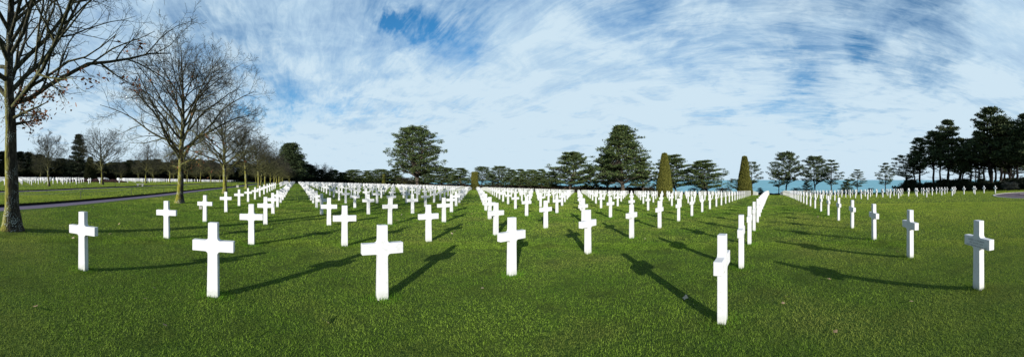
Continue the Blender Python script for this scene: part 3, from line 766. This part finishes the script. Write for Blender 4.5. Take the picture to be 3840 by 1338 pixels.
# undergrowth masses that close the view under the far woods
def thicket(name, pts, h, depth, n, size, mat, label, seed):
    r0 = np.random.default_rng(seed); pts = np.array(pts, float)
    t = r0.random(n)*(len(pts)-1); i = t.astype(int); f = (t-i)[:, None]
    c = pts[i]*(1-f)+pts[np.minimum(i+1, len(pts)-1)]*f
    c = c+r0.uniform(-.5, .5, (n, 2))*depth
    hh = h*(.55+.28*np.sin(t*9.1)*np.sin(t*3.3+1)+.17*np.sin(t*31))
    z = ground(c[:, 0], c[:, 1])+r0.random(n)**.8*hh
    C = np.c_[c, z]; d = r0.normal(0, 1, (n, 3)); d /= np.linalg.norm(d, axis=1)[:, None]
    s = np.cross(d, r0.normal(0, 1, (n, 3))); s /= np.linalg.norm(s, axis=1)[:, None]
    Lz = size*(.5+r0.random((n, 1)))
    V = np.stack([C-s*Lz*.5, C+s*Lz*.5, C+d*Lz], 1).reshape(-1, 3)
    o = link(name, mesh_np(name, V, np.arange(3*n).reshape(-1, 3), mat)); tag(o, label, "undergrowth", None, "stuff"); return o
pl = lambda px, r_: (r_*sin(theta(px)), r_*cos(theta(px)))
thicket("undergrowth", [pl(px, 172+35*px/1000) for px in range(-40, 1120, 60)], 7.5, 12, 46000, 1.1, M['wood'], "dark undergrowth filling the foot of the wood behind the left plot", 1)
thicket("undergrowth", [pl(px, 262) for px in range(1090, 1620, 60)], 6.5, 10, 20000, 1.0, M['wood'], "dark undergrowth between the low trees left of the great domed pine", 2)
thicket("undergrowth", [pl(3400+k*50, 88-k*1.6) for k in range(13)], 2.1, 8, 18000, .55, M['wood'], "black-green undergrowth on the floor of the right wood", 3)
thicket("undergrowth", [pl(px, min(edge_r(px, 111), 262)) for px in range(1560, 2480, 40)], 3.0, 5, 26000, .7, M['hedge'], "low dark scrub along the cliff between the sea-edge pine trunks", 4)
# heather beds
def bed(cx, cy, rx, ry, h, n, label, seed):
    r0 = np.random.default_rng(seed); a = r0.random(n)*2*pi; q = np.sqrt(r0.random(n))
    x = cx+rx*q*np.cos(a); y = cy+ry*q*np.sin(a)
    z = ground(x, y)+r0.random(n)*h*(1-q**4)*(.75+.25*np.sin(x*2.1)*np.sin(y*1.7)); C = np.c_[x, y, z]
    d = r0.normal(0, 1, (n, 3)); d[:, 2] = abs(d[:, 2]); d /= np.linalg.norm(d, axis=1)[:, None]
    s = np.cross(d, r0.normal(0, 1, (n, 3))); s /= np.linalg.norm(s, axis=1)[:, None]; Lz = .18*(.6+r0.random((n, 1)))
    V = np.stack([C-s*Lz*.4, C+s*Lz*.4, C+d*Lz], 1).reshape(-1, 3)
    o = link("heather_bed", mesh_np("heather_bed", V, np.arange(3*n).reshape(-1, 3), M['heath'])); tag(o, label, "heather", None, "stuff")
bed(LPX, LPY, 5.4, 4.4, .75, 9000, "dark red heather bed round the foot of the great domed pine", 5)
bed(HBX, HBY, 10.5, 6.0, .8, 14000, "dark purple heather bed round the topiary in the far left plot", 6)

# clipped yew topiaries
def topiary_mesh(seed, H=8.6, rb=1.66, rt=.52):
    r0 = np.random.default_rng(seed); n = 46000
    t = r0.random(n)**1.25; a = r0.random(n)*2*pi
    rad = np.interp(t, [0, .03, .5, .93, .975, 1], [rb*.93, rb, rb*.66, rt, rt*.82, 0.0])
    bump = 1+.045*np.sin(a*3+t*9)+.035*np.sin(a*7-t*23)+.02*np.sin(a*15+t*61)+r0.normal(0, .012, n)
    rr = rad*bump; cap = r0.random(n) < .03
    rr = np.where(cap, rt*.85*np.sqrt(r0.random(n)), rr); tt = np.where(cap, .985, t)
    C = np.c_[rr*np.cos(a), rr*np.sin(a), tt*H]
    nrm = np.c_[np.cos(a), np.sin(a), np.full(n, .15)]
    d = nrm*.55+r0.normal(0, .6, (n, 3)); d[:, 2] += .35; d /= np.linalg.norm(d, axis=1)[:, None]
    s = np.cross(d, nrm+r0.normal(0, .4, (n, 3))); s /= np.linalg.norm(s, axis=1)[:, None]; Lz = .16*(.5+r0.random((n, 1)))
    V = np.stack([C-s*Lz*.45, C+s*Lz*.45, C+d*Lz], 1).reshape(-1, 3)
    # solid twiggy core behind the clipped surface
    K = 28; prof = [(-.05, rb*.9), (.3, rb*.93), (4.3, rb*.60), (7.9, rt*.86), (8.45, rt*.6), (8.5, .02)]
    cv = np.array([(r_*cos(2*pi*k/K), r_*sin(2*pi*k/K), z) for z, r_ in prof for k in range(K)]); b0 = len(V)
    fa = []
    for i in range(len(prof)-1):
        for k in range(K):
            p, q = i*K+k, i*K+(k+1) % K; fa += [(p, q, q+K), (p, q+K, p+K)]
    return mesh_np("foliage", np.r_[V, cv], np.r_[np.arange(len(V)).reshape(-1, 3), np.array(fa)+b0], M['topiary'])
TMm = topiary_mesh(9); TMt = topiary_mesh(10, rb=1.75, rt=1.15); TMd = TMm.copy(); TMd.materials[0] = M['yewshade']
tt = Tubes(); tt.add([Vector((0, 0, -.3)), Vector((0, 0, 2)), Vector((0, 0, 8))], [.22, .2, .05], 8); TTr = tt.mesh("trunk", M['darkbark'])
for (x, y), (px, r_), sc_, lab in zip(topi, TOP, ((1, 1), (1, 1), (1.2, .98), (.9, 1.05), (.7, .6)), [
    "big olive green clipped cone topiary, left one of the tall pair before the sea", "big olive green clipped cone topiary, right one of the tall pair beside the aisle",
    "truncated green clipped cone at the head of the diagonal grass aisle", "distant clipped green cone topiary left of the great domed pine", "smallest distant pointed topiary just above the crosses"]):
    e = link("topiary", None, None, (x, y, gz(x, y)), random.uniform(0, 6), (sc_[0], sc_[0], sc_[1])); link("foliage", TMt if px in (1780, 1439) else TMm, e); link("trunk", TTr, e); tag(e, lab, "topiary", "clipped cone topiaries")
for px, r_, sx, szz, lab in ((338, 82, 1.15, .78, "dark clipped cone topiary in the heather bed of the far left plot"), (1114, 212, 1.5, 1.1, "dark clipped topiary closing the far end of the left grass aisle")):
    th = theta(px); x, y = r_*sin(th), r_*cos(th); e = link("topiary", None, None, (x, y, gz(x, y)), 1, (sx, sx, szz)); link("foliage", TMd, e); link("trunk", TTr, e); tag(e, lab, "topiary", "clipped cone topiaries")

# boundary hedge along the cliff
def hedge():
    r0 = np.random.default_rng(12); n = 60000; y = r0.uniform(-34, 128, n); side = r0.random(n)
    h = .62+.10*np.sin(y*.7)+.05*np.sin(y*2.3)
    x = 103.6+np.where(side < .45, -.45, np.where(side < .6, .45, r0.uniform(-.45, .45, n)))+r0.normal(0, .04, n)
    zz = np.where(side < .6, r0.random(n), 1.0)*h
    C = np.c_[x, y, ground(x, y)+zz]
    d = r0.normal(0, 1, (n, 3)); d[:, 2] += .5; d /= np.linalg.norm(d, axis=1)[:, None]
    s = np.cross(d, r0.normal(0, 1, (n, 3))); s /= np.linalg.norm(s, axis=1)[:, None]; Lz = .15*(.6+r0.random((n, 1)))
    V = np.stack([C-s*Lz*.45, C+s*Lz*.45, C+d*Lz], 1).reshape(-1, 3)
    yy = np.arange(-34, 129, 3.0); cv = []
    for q in yy:
        for dx, dz in ((-.4, -.2), (-.4, .52), (.4, .52), (.4, -.2)): cv.append((103.6+dx, q, gz(103.6, q)+dz))
    fa = []; b0 = len(V)
    for i in range(len(yy)-1):
        for k in range(3): p = b0+i*4+k; fa += [(p, p+1, p+5), (p, p+5, p+4)]
    return mesh_np("hedge", np.r_[V, np.array(cv)], np.r_[np.arange(len(V)).reshape(-1, 3), np.array(fa)], M['hedge'])
o = link("hedge", hedge()); tag(o, "low dark clipped hedge along the cliff edge behind the crosses", "hedge")

# ------------------------------------------------------------------ rope fences, benches, plaque, memorial
def fence(X, ys_, hp, label):
    e = link("rope_fence", None, None, (X, ys_[0], gz(X, ys_[0]))); tag(e, label, "fence", "low rope fences beside the paths")
    tp = Tubes(); tp.add([Vector((0, 0, -.15)), Vector((0, 0, hp*.96)), Vector((0, 0, hp))], [.022, .022, .012], 8); pm = tp.mesh("post", M['metal'])
    rp = Tubes()
    for i, y in enumerate(ys_):
        link("post", pm, e, (0, y-ys_[0], gz(X, y)-gz(X, ys_[0])))
        if i < len(ys_)-1:
            y2 = ys_[i+1]; z1, z2 = gz(X, y)-gz(X, ys_[0])+hp-.05, gz(X, y2)-gz(X, ys_[0])+hp-.05
            pts = [Vector((0.0, y-ys_[0]+(y2-y)*t, z1+(z2-z1)*t-.10*4*t*(1-t))) for t in np.linspace(0, 1, 7)]
            rp.add(pts, [.008]*7, 5)
    link("rope", rp.mesh("rope", M['rope']), e)
fence(-14.75, [2.6+7.2*k for k in range(30)], .60, "low rope fence on thin dark posts along the near mauve path")
fence(-26.95, [3.4+7.2*k for k in range(30)], .60, "low rope fence on thin dark posts before the far left plot")
def bench(px, r_, w, label, rz):
    th = theta(px); x, y = r_*sin(th), r_*cos(th); e = link("stone_bench", None, None, (x, y, gz(x, y)), rz); tag(e, label, "bench", "pale stone benches by the paths")
    bm = bmesh.new(); box_bm(bm, (0, 0, .40), (w, .5, .11), bevel=.015); link("seat", bm_mesh("seat", bm, M['stone']), e)
    for s in (-1, 1):
        bm = bmesh.new(); box_bm(bm, (s*w*.30, 0, .16), (w*.2, .42, .37), bevel=.012); link("leg", bm_mesh("leg", bm, M['stone']), e)
bench(525.5, 53, 1.35, "pale stone bench on two legs in front of the far left plot", -theta(525))
bench(891, 59, 1.25, "pale stone bench on the near side of the mauve path", pi/2+.15)
x, y = 17.6*sin(theta(751)), 17.6*cos(theta(751))
e = link("plaque", None, None, (x, y, gz(x, y)), -theta(751)+pi/2*.0); tag(e, "slanted white stone plaque on a low foot behind a cross near the path", "plaque")
bm = bmesh.new(); box_bm(bm, (.02, 0, .10), (.17, .38, .26), bevel=.01); link("foot", bm_mesh("foot", bm, M['stone']), e)
bm = bmesh.new(); box_bm(bm, (.16, 0, .42), (.62, .46, .055), Matrix.Rotation(-R(50), 3, 'Y'), bevel=.008); link("slab", bm_mesh("slab", bm, M['marble']), e)
# pale colonnade glimpsed through the tree row
e = link("memorial_building", None, None, (-19, 240, gz(-19, 240)), 0); tag(e, "pale stone colonnade glimpsed between the trunks at the end of the tree row", "building")
bm = bmesh.new(); box_bm(bm, (0, 3, 3.2), (20, 1.2, 6.6)); link("wall", bm_mesh("wall", bm, M['stone']), e)
for k in range(9):
    c = Tubes(); c.add([Vector((-9.2+k*2.3, 0, -.1)), Vector((-9.2+k*2.3, 0, 3)), Vector((-9.2+k*2.3, 0, 6.4))], [.42, .42, .36], 12)
    link("column", c.mesh("column", M['stone']), e)
bm = bmesh.new(); box_bm(bm, (0, 1.2, 7.1), (21.5, 6.2, 1.2), bevel=.08); link("roof", bm_mesh("roof", bm, M['stone']), e)
# paved step at the plaza
x, y = 37.2*sin(2.4155), 37.2*cos(2.4155)
e = link("stone_slab", None, None, (x, y, gz(x, y)), .7); bm = bmesh.new(); box_bm(bm, (0, 0, .09), (1.6, 1.0, .14), bevel=.02)
link("slab", bm_mesh("slab", bm, mat_flat("pink_stone", (.36, .26, .26), (.45, .34, .33), 6)), e); tag(e, "low pinkish stone slab lying on the paved circle at right edge", "slab")

# ------------------------------------------------------------------ lawn blades
def blades(name, r0, r1, n, w0, wk, h0, hk, mat, seed, label, centers=None, power=.5):
    g = np.random.default_rng(seed)
    if centers is None:
        u = g.random(n); rr = (r0**power+(r1**power-r0**power)*u)**(1/power); th = g.uniform(-1.12, 2.55, n)
        x, y = rr*np.sin(th), rr*np.cos(th)
    else:
        c = centers[g.integers(0, len(centers), n)]
        # hug the foot of the stone in a ring the mower cannot reach
        a = g.random(n)*2*pi; q = g.random(n)**1.5
        x = c[:, 0]+(.10+.22*q)*np.cos(a); y = c[:, 1]+(.07+.20*q)*np.sin(a); rr = np.hypot(x, y)
    keep = (x > PATH1[1]+.02) & (np.hypot(x-PLX, y-PLY) > PLR+.25)
    keep |= (x < PATH1[0]-.06) & (x > PATH2[1]+.1)
    keep |= (x < PATH2[0]-.06)
    keep &= x < 108
    x, y, rr = x[keep], y[keep], rr[keep]; m = len(x)
    z = ground(x, y)-.004
    w = w0+wk*rr; h = (h0+hk*rr)*(.55+.9*g.random(m))
    a = g.random(m)*2*pi; la = g.random(m)*2*pi; ln = g.random(m)**.7*.95
    V = np.empty((m, 3, 3))
    dx, dy = np.cos(a)*w*.5, np.sin(a)*w*.5
    V[:, 0] = np.c_[x-dx, y-dy, z]; V[:, 1] = np.c_[x+dx, y+dy, z]
    V[:, 2] = np.c_[x+np.cos(la)*h*ln, y+np.sin(la)*h*ln, z+h*np.sqrt(np.clip(1-ln*ln*.8, .1, 1))]
    o = link(name, mesh_np(name, V.reshape(-1, 3), np.arange(3*m).reshape(-1, 3), mat)); tag(o, label, "grass", None, "stuff")
blades("grass", 1.2, 9, 400000, .0038, .0005, .029, .0, M['blade'], 21, "short mown grass blades of the near lawn", power=1.2)
blades("grass", 8, 26, 480000, .003, .0012, .034, .0003, M['blade'], 22, "short mown grass blades of the middle lawn", power=.9)
blades("grass", 25, 120, 460000, .004, .0014, .05, .0003, M['blade'], 23, "short mown grass of the distant lawn", power=.7)
cc = np.array([(c[1], c[2]) for c in near if c[0] < 26])
blades("tall_grass", 0, 0, 36000, .0040, .0006, .055, .0008, M['tuft'], 24, "longer bright green grass round the feet of the crosses", centers=cc)
tc_ = np.array([(-7.95, 5.8)]); 
# fallen leaves on the lawn
g = np.random.default_rng(77); n = 60
th = g.uniform(-.98, 2.4, n); rr = 2.6+g.random(n)**.8*15; x, y = rr*np.sin(th), rr*np.cos(th); ok = x > PATH1[1]; x, y = x[ok], y[ok]; n = len(x)
x[0], y[0] = 4.3*sin(theta(3418)), 4.3*cos(theta(3418))
V, FA = [], []
for i in range(n):
    s = g.uniform(.018, .040); a = g.uniform(0, 6.28); z = gz(x[i], y[i])+.035; b0 = len(V); K = 9
    tilt = g.normal(0, .35, 2); V.append((x[i], y[i], z+.008))
    for k in range(K):
        q = 2*pi*k/K; rad = s*(1.25 if k % 2 else .7)*(1.3 if k in (0,) else 1); lx, ly = rad*cos(q)*1.35, rad*sin(q)
        X_, Y_ = lx*cos(a)-ly*sin(a), lx*sin(a)+ly*cos(a); V.append((x[i]+X_, y[i]+Y_, z+X_*tilt[0]+Y_*tilt[1]+.3*rad*g.random()))
    for k in range(K): FA.append((b0, b0+1+k, b0+1+(k+1) % K))
o = link("fallen_leaves", mesh_np("fallen_leaves", np.array(V), np.array(FA), M['fallen'])); tag(o, "scattered curled brown leaves lying on the lawn", "leaves", None, "stuff")

# ------------------------------------------------------------------ light and sky
SUN_EL, SUN_AZ = R(15.6), R(225.0)
sl = bpy.data.lights.new("sun", 'SUN'); sl.energy = 5.0; sl.angle = R(.55); sl.color = (1.0, .955, .89)
so = bpy.data.objects.new("sun", sl); COL.objects.link(so)
dv = Vector((sin(SUN_AZ)*cos(SUN_EL), cos(SUN_AZ)*cos(SUN_EL), sin(SUN_EL)))
so.rotation_euler = dv.to_track_quat('Z', 'Y').to_euler(); so.location = (0, 0, 50)
w = bpy.data.worlds.new("World"); scene.world = w; w.use_nodes = True
nt = w.node_tree; bg = nt.nodes["Background"]; SKS = .10; bg.inputs[1].default_value = SKS
sky = N(nt, "ShaderNodeTexSky"); sky.sky_type = 'NISHITA'; sky.sun_disc = False; sky.sun_elevation = SUN_EL; sky.sun_rotation = SUN_AZ
sky.air_density = 1.0; sky.dust_density = .6; sky.ozone_density = 3.0
tc = N(nt, "ShaderNodeTexCoord"); D = tc.outputs["Generated"]
sp = N(nt, "ShaderNodeSeparateXYZ"); L(nt, D, sp.inputs[0]); dz = sp.outputs[2]
den = math_n(nt, 'ADD', math_n(nt, 'MAXIMUM', dz, 0.0), .10)
px_, py_ = math_n(nt, 'DIVIDE', sp.outputs[0], den), math_n(nt, 'DIVIDE', sp.outputs[1], den)
cb = N(nt, "ShaderNodeCombineXYZ"); L(nt, px_, cb.inputs[0]); L(nt, py_, cb.inputs[1])
mp = N(nt, "ShaderNodeMapping"); mp.inputs["Rotation"].default_value = (0, 0, R(-25)); mp.inputs["Scale"].default_value = (1.0, .42, 1); L(nt, cb.outputs[0], mp.inputs[0])
mp2 = N(nt, "ShaderNodeMapping"); mp2.inputs["Rotation"].default_value = (0, 0, R(-25)); mp2.inputs["Scale"].default_value = (3.6, .9, 1); L(nt, cb.outputs[0], mp2.inputs[0])
n1 = noise(nt, 1.15, 7, .60, mp.outputs[0], .9); n2 = noise(nt, 1.6, 8, .66, mp2.outputs[0], 1.3); n3 = noise(nt, 2.6, 9, .62, cb.outputs[0], .6)
n3.inputs["Scale"].default_value = 2.2
mp4 = N(nt, 'ShaderNodeMapping'); mp4.inputs['Rotation'].default_value = (0, 0, R(-32)); mp4.inputs['Scale'].default_value = (9.0, 2.4, 1); L(nt, cb.outputs[0], mp4.inputs[0])
n4 = noise(nt, 1.7, 9, .70, mp4.outputs[0], .8)
def sdir(px, py):
    th = theta(px); t = (HOR-py)/F; v = Vector((sin(th), cos(th), t)).normalized(); return v
cov = math_n(nt, 'MULTIPLY_ADD', n1.outputs[0], 1.15, -.575)
cov = math_n(nt, 'ADD', cov, math_n(nt, 'MULTIPLY_ADD', n2.outputs[0], .95, -.475))
cov = math_n(nt, 'ADD', cov, math_n(nt, 'MULTIPLY_ADD', n3.outputs[0], .9, -.45))
cov = math_n(nt, 'ADD', cov, math_n(nt, 'MULTIPLY_ADD', n4.outputs[0], .75, .80-.375))
wn = noise(nt, 5.0, 5, .65, D); wv = nt.nodes.new("ShaderNodeVectorMath"); wv.operation = 'MULTIPLY_ADD'; L(nt, wn.outputs["Color"], wv.inputs[0]); wv.inputs[1].default_value = (.22,)*3; wv.inputs[2].default_value = (-.11,)*3
wa = nt.nodes.new("ShaderNodeVectorMath"); wa.operation = 'ADD'; L(nt, D, wa.inputs[0]); L(nt, wv.outputs[0], wa.inputs[1])
WD = nt.nodes.new("ShaderNodeVectorMath"); WD.operation = 'NORMALIZE'; L(nt, wa.outputs[0], WD.inputs[0])
def blob(px, py, wpx, amp):
    global cov
    v = sdir(px, py); n = nt.nodes.new("ShaderNodeVectorMath"); n.operation = 'DOT_PRODUCT'
    L(nt, WD.outputs[0], n.inputs[0]); n.inputs[1].default_value = v
    # gaussian-like: exp(-(1-d)*k)
    k = 2.0/((wpx/F)**2)
    e = math_n(nt, 'EXPONENT', math_n(nt, 'MULTIPLY', math_n(nt, 'SUBTRACT', 1.0, n.outputs["Value"]), -k))
    cov = math_n(nt, 'ADD', cov, math_n(nt, 'MULTIPLY', math_n(nt, 'MULTIPLY', e, math_n(nt, 'MULTIPLY_ADD', n2.outputs[0], 4.2, -1.15)), amp*.75))
for b_ in [(1478, 92, 28, -1.1), (1575, 74, 40, -.6), (1650, 112, 40, -.7), (1600, 95, 120, -.45), (1420, 60, 60, -.4), (1530, 130, 40, -.5), (1740, 130, 90, -.5), (1900, 110, 200, -.30), (2250, 10, 150, -.45), (2420, 10, 130, -.4), (3230, 5, 90, -.6), (3420, 20, 80, -.6), (3560, 10, 80, -.5),
           (3250, 185, 60, -.75), (3360, 215, 110, -.35), (3520, 240, 120, -.55), (3040, 335, 130, -.50), (2960, 250, 160, -.30), (2700, 230, 190, -.30), (3000, 30, 150, -.5), (930, 405, 60, -.55), (1100, 420, 80, -.55),
           (1240, 400, 60, -.5), (1010, 280, 150, -.35), (880, 180, 150, -.30), (700, 60, 120, -.20), (3120, 510, 60, -.3), (2600, 40, 160, -.3), (1250, 140, 120, -.15), (640, 330, 120, -.3),
           (1350, 190, 260, -.12), (1950, 110, 260, -.12), (2450, 160, 260, -.10), (760, 200, 200, -.12), (1950, 215, 110, .5), (1700, 480, 260, .35), (2500, 400, 250, .35), (3830, 90, 160, .5), (2050, 330, 200, .3), (3600, 420, 200, .3), (1180, 200, 110, .25), (1250, 560, 200, .3)]:
    blob(*b_)
# thin veil near the horizon, clearer sky overhead
hz = N(nt, "ShaderNodeMapRange"); hz.inputs[1].default_value = .0; hz.inputs[2].default_value = .22; hz.inputs[3].default_value = .75; hz.inputs[4].default_value = 0; L(nt, dz, hz.inputs[0])
cov = math_n(nt, 'ADD', cov, hz.outputs[0])
zt = N(nt, "ShaderNodeMapRange"); zt.inputs[1].default_value = .50; zt.inputs[2].default_value = .72; zt.inputs[3].default_value = 0; zt.inputs[4].default_value = -.65; L(nt, dz, zt.inputs[0])
cov = math_n(nt, 'ADD', cov, zt.outputs[0])
cf = N(nt, "ShaderNodeMapRange"); cf.interpolation_type = 'SMOOTHSTEP'; cf.inputs[1].default_value = -.25; cf.inputs[2].default_value = .95; L(nt, cov, cf.inputs[0])
KC = 1.0/SKS
shade = math_n(nt, 'ADD', math_n(nt, 'MULTIPLY', n3.outputs[0], 1.1), math_n(nt, 'MULTIPLY', n1.outputs[0], .7))
hz2 = N(nt, "ShaderNodeMapRange"); hz2.inputs[1].default_value = .05; hz2.inputs[2].default_value = .45; hz2.inputs[3].default_value = .22; hz2.inputs[4].default_value = -.10; L(nt, dz, hz2.inputs[0])
shade = math_n(nt, 'ADD', shade, hz2.outputs[0]); shade = math_n(nt, 'ADD', shade, math_n(nt, 'MULTIPLY_ADD', n4.outputs[0], .45, -.225))
cc_ = ramp(nt, shade, [(.50, (.34*KC*.1, .46*KC*.1, .61*KC*.1)), (.82, (.45*KC*.1, .58*KC*.1, .69*KC*.1)), (1.1, (.58*KC*.1, .68*KC*.1, .74*KC*.1))])
cl = mixc(nt, 1.0, cc_.outputs[0], (7.0, 7.5, 7.9), 'MULTIPLY')
tint = mixc(nt, 1.0, sky.outputs[0], (.30, .80, 1.0), 'MULTIPLY')
fin = mixc(nt, cf.outputs[0], tint, cl)
L(nt, fin, bg.inputs[0])

# ------------------------------------------------------------------ camera
cam = bpy.data.cameras.new("camera"); cam.type = 'PANO'; cam.panorama_type = 'CENTRAL_CYLINDRICAL'
half = 3840/2/F
cam.central_cylindrical_range_u_min = -half; cam.central_cylindrical_range_u_max = half
cam.central_cylindrical_range_v_min = -(1338-HOR)/F; cam.central_cylindrical_range_v_max = HOR/F
cam.central_cylindrical_radius = 1.0
cam.clip_start = .05; cam.clip_end = 200000
co = bpy.data.objects.new("camera", cam); COL.objects.link(co)
co.location = (0, 0, EYE); co.rotation_euler = (pi/2, 0, -theta(1920)); scene.camera = co
scene.view_settings.view_transform = 'Standard'; scene.view_settings.look = 'None'; scene.view_settings.exposure = .62; scene.view_settings.gamma = 1
scene.cycles.max_bounces = 5; scene.cycles.diffuse_bounces = 3; scene.cycles.transmission_bounces = 3; scene.cycles.use_denoising = True
